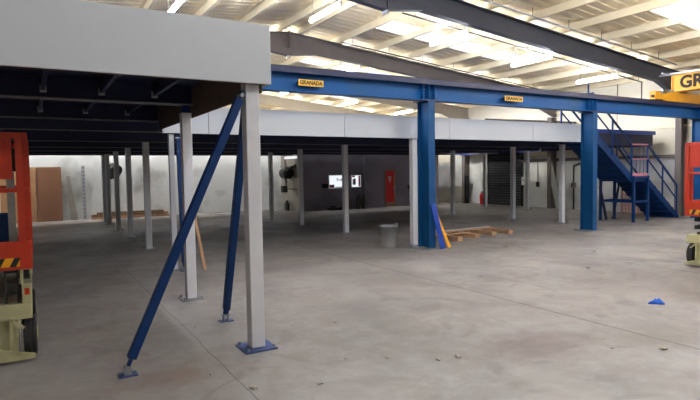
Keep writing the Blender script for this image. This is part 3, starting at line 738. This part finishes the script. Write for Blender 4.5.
o = tag(MB().bar((16.0, 21.05, .0), (15.75, 21.19, 1.0), .09, .04, (0, 1, 0)).build('broom_handle', 'black'), 'dark stick leaning on the slate wall right of the red door', 'stick')
o = tag(MB().box(11.3, 11.9, 20.9, 21.15, 0, .12).box(11.4, 11.6, 20.95, 21.1, .12, .2).build('rubbish_heap', 'black', bevel=.02), 'low dark heap of rubbish at the foot of the slate wall', 'rubbish')
# glowing strip standing for the lit top of the office wall, then transom window
w = struct('window_3', box(10.06, 10.098, 21.7, 23.0, 2.32, 2.42), 'glass')
w = struct('window_4', MB().box(17.8, 18.3, 23.46, 23.499, 2.28, 2.42).box(18.36, 18.9, 23.46, 23.499, 2.28, 2.42), 'glass')
# shutter in right wall
s = struct('door_2', MB().box(19.22, 19.299, 17.2, 17.28, 0, 2.3).box(19.22, 19.299, 19.3, 19.38, 0, 2.3).box(19.1, 19.299, 17.2, 19.38, 2.3, 2.45), 'dark')
mb = MB()
for k in range(19): mb.prism([(19.28, .01+k*.12), (19.24, .03+k*.12), (19.24, .10+k*.12), (19.28, .12+k*.12)], 'y', 17.28, 19.3)
mb.v = [(b_, a_, c_) if False else (a_, b_, c_) for (a_, b_, c_) in mb.v]
mb2 = MB()
for k in range(19):
    z = .01+k*.12; vs = [(x, y, zz) for y in (17.28, 19.3) for (x, zz) in ((19.29, z), (19.235, z+.02), (19.235, z+.1), (19.29, z+.115))]
    mb2.add(vs, [(0, 1, 2, 3), (7, 6, 5, 4), (0, 4, 5, 1), (1, 5, 6, 2), (2, 6, 7, 3), (3, 7, 4, 0)])
mb2.build('shutter_slats', 'shut', s)
# stained wall panels and items near the shutter
sheet_specs = [(20.55, 22.6, 'wgrey', 'stained pale wall lining left of the black board'), ]
struct('wall_right_stained_lining', box(19.27, 19.299, 19.4, 21.9, 0, 2.3), 'wwhite')
struct('wall_right_pale_lining', box(19.27, 19.299, 14.2, 17.15, 0, 2.25), 'wwhite')
o = thing('black_board', 'tall black board leaning on the stained wall by the far right corner', 'board', (19.0, 20.55, 0))
MB().prism([(0.02, 0), (.3, 0), (.42, 1.4), (-.1, 1.4)], 'x', 0, .04).build('board', 'black', o); MB().bar((-.08, -.1, 0), (.1, -.25, 1.0), .03, .03).build('prop', 'dark', o)
o = thing('leaning_pale_board', 'pale board leaning by the grey stanchion, seen left of the right blue pillar', 'board', (18.95, 14.9, 0))
MB().prism([(0, 0), (.25, 0), (.75, 2.0), (.5, 2.0)], 'x', 0, .03).build('board', 'poly', o)
o = thing('wall_switch', 'small dark switch box with cable on the pale wall right of the shutter', 'switch', (19.26, 16.35, 1.0))
MB().box(-.06, 0, -.07, .07, -.1, .12).build('box', 'black', o); MB().tube((-.02, 0, .12), (-.02, 0, 1.1), .012, 6).build('cable', 'black', o)
o = thing('notice_sheet', 'small white notice on the post at the right edge of the shutter', 'notice', (19.2, 17.1, 1.15))
MB().box(-.01, 0, -.13, .13, -.18, .18).build('paper', 'paper', o); MB().box(-.014, -.011, -.08, .08, -.02, .1).build('print', 'block', o)
o = thing('pipe_run', 'dark vertical pipe on the pale wall beside the right blue pillar', 'pipe', (19.22, 14.5, 0))
MB().tube((0, 0, .0), (0, 0, 1.8), .03, 8).tube((0, 0, 1.8), (0, -.3, 1.9), .03, 8).build('pipe', 'dark', o); MB().box(-.06, .04, -.09, .09, .9, 1.1).build('valve_box', 'rgrey', o)

first_b = None  # unseen lamps added only to brighten the right-hand back wall
for (x, y, lab) in ((18.3, 16.4, 'added fill lamp under the raised floor right of the dark shutter'), (18.3, 20.2, 'added fill lamp under the raised floor above the black board'), (18.3, 13.3, 'added fill lamp under the raised floor behind the staircase')):
    if first_b is None:
        first_b = thing('added_fill_lamp', lab, 'lamp', (x, y, 2.785), group='added fill lamps under the raised floor')
        MB().box(-.08, .08, -.3, .3, -.05, 0).build('base', 'black', first_b); MB().box(-.06, .06, -.27, .27, -.10, -.05).build('diffuser', 'fill_glow', first_b, bevel=.01)
    else: dup(first_b, (x, y, 2.785), lab)

# ------------------------------------------------------------------ camera
f, pitch, roll, yaw = 540.6, .0524, -.01585, .5317
Fw = Vector((math.sin(yaw)*math.cos(pitch), math.cos(yaw)*math.cos(pitch), -math.sin(pitch)))
Rt = Vector((math.cos(yaw), -math.sin(yaw), 0)); Up = Rt.cross(Fw)
c_, s_ = math.cos(roll), math.sin(roll)
R2 = Rt*c_+Up*s_; U2 = Up*c_-Rt*s_
cam = bpy.data.cameras.new('camera'); cam.sensor_width = 36; cam.lens = f*36/700; cam.clip_end = 200; cam.clip_start = .05
co = bpy.data.objects.new('camera', cam); COL.objects.link(co)
mw = Matrix((R2, U2, -Fw)).transposed().to_4x4(); mw.translation = (0, 0, 1.7); co.matrix_world = mw
S.camera = co
w = bpy.data.worlds.new('world'); S.world = w; w.use_nodes = True
w.node_tree.nodes['Background'].inputs[0].default_value = (.82, .9, 1, 1); w.node_tree.nodes['Background'].inputs[1].default_value = .4
S.view_settings.view_transform = 'Standard'; S.view_settings.look = 'None'; S.view_settings.gamma = 1
S.view_settings.use_curve_mapping = False
S.view_settings.exposure = 0.64
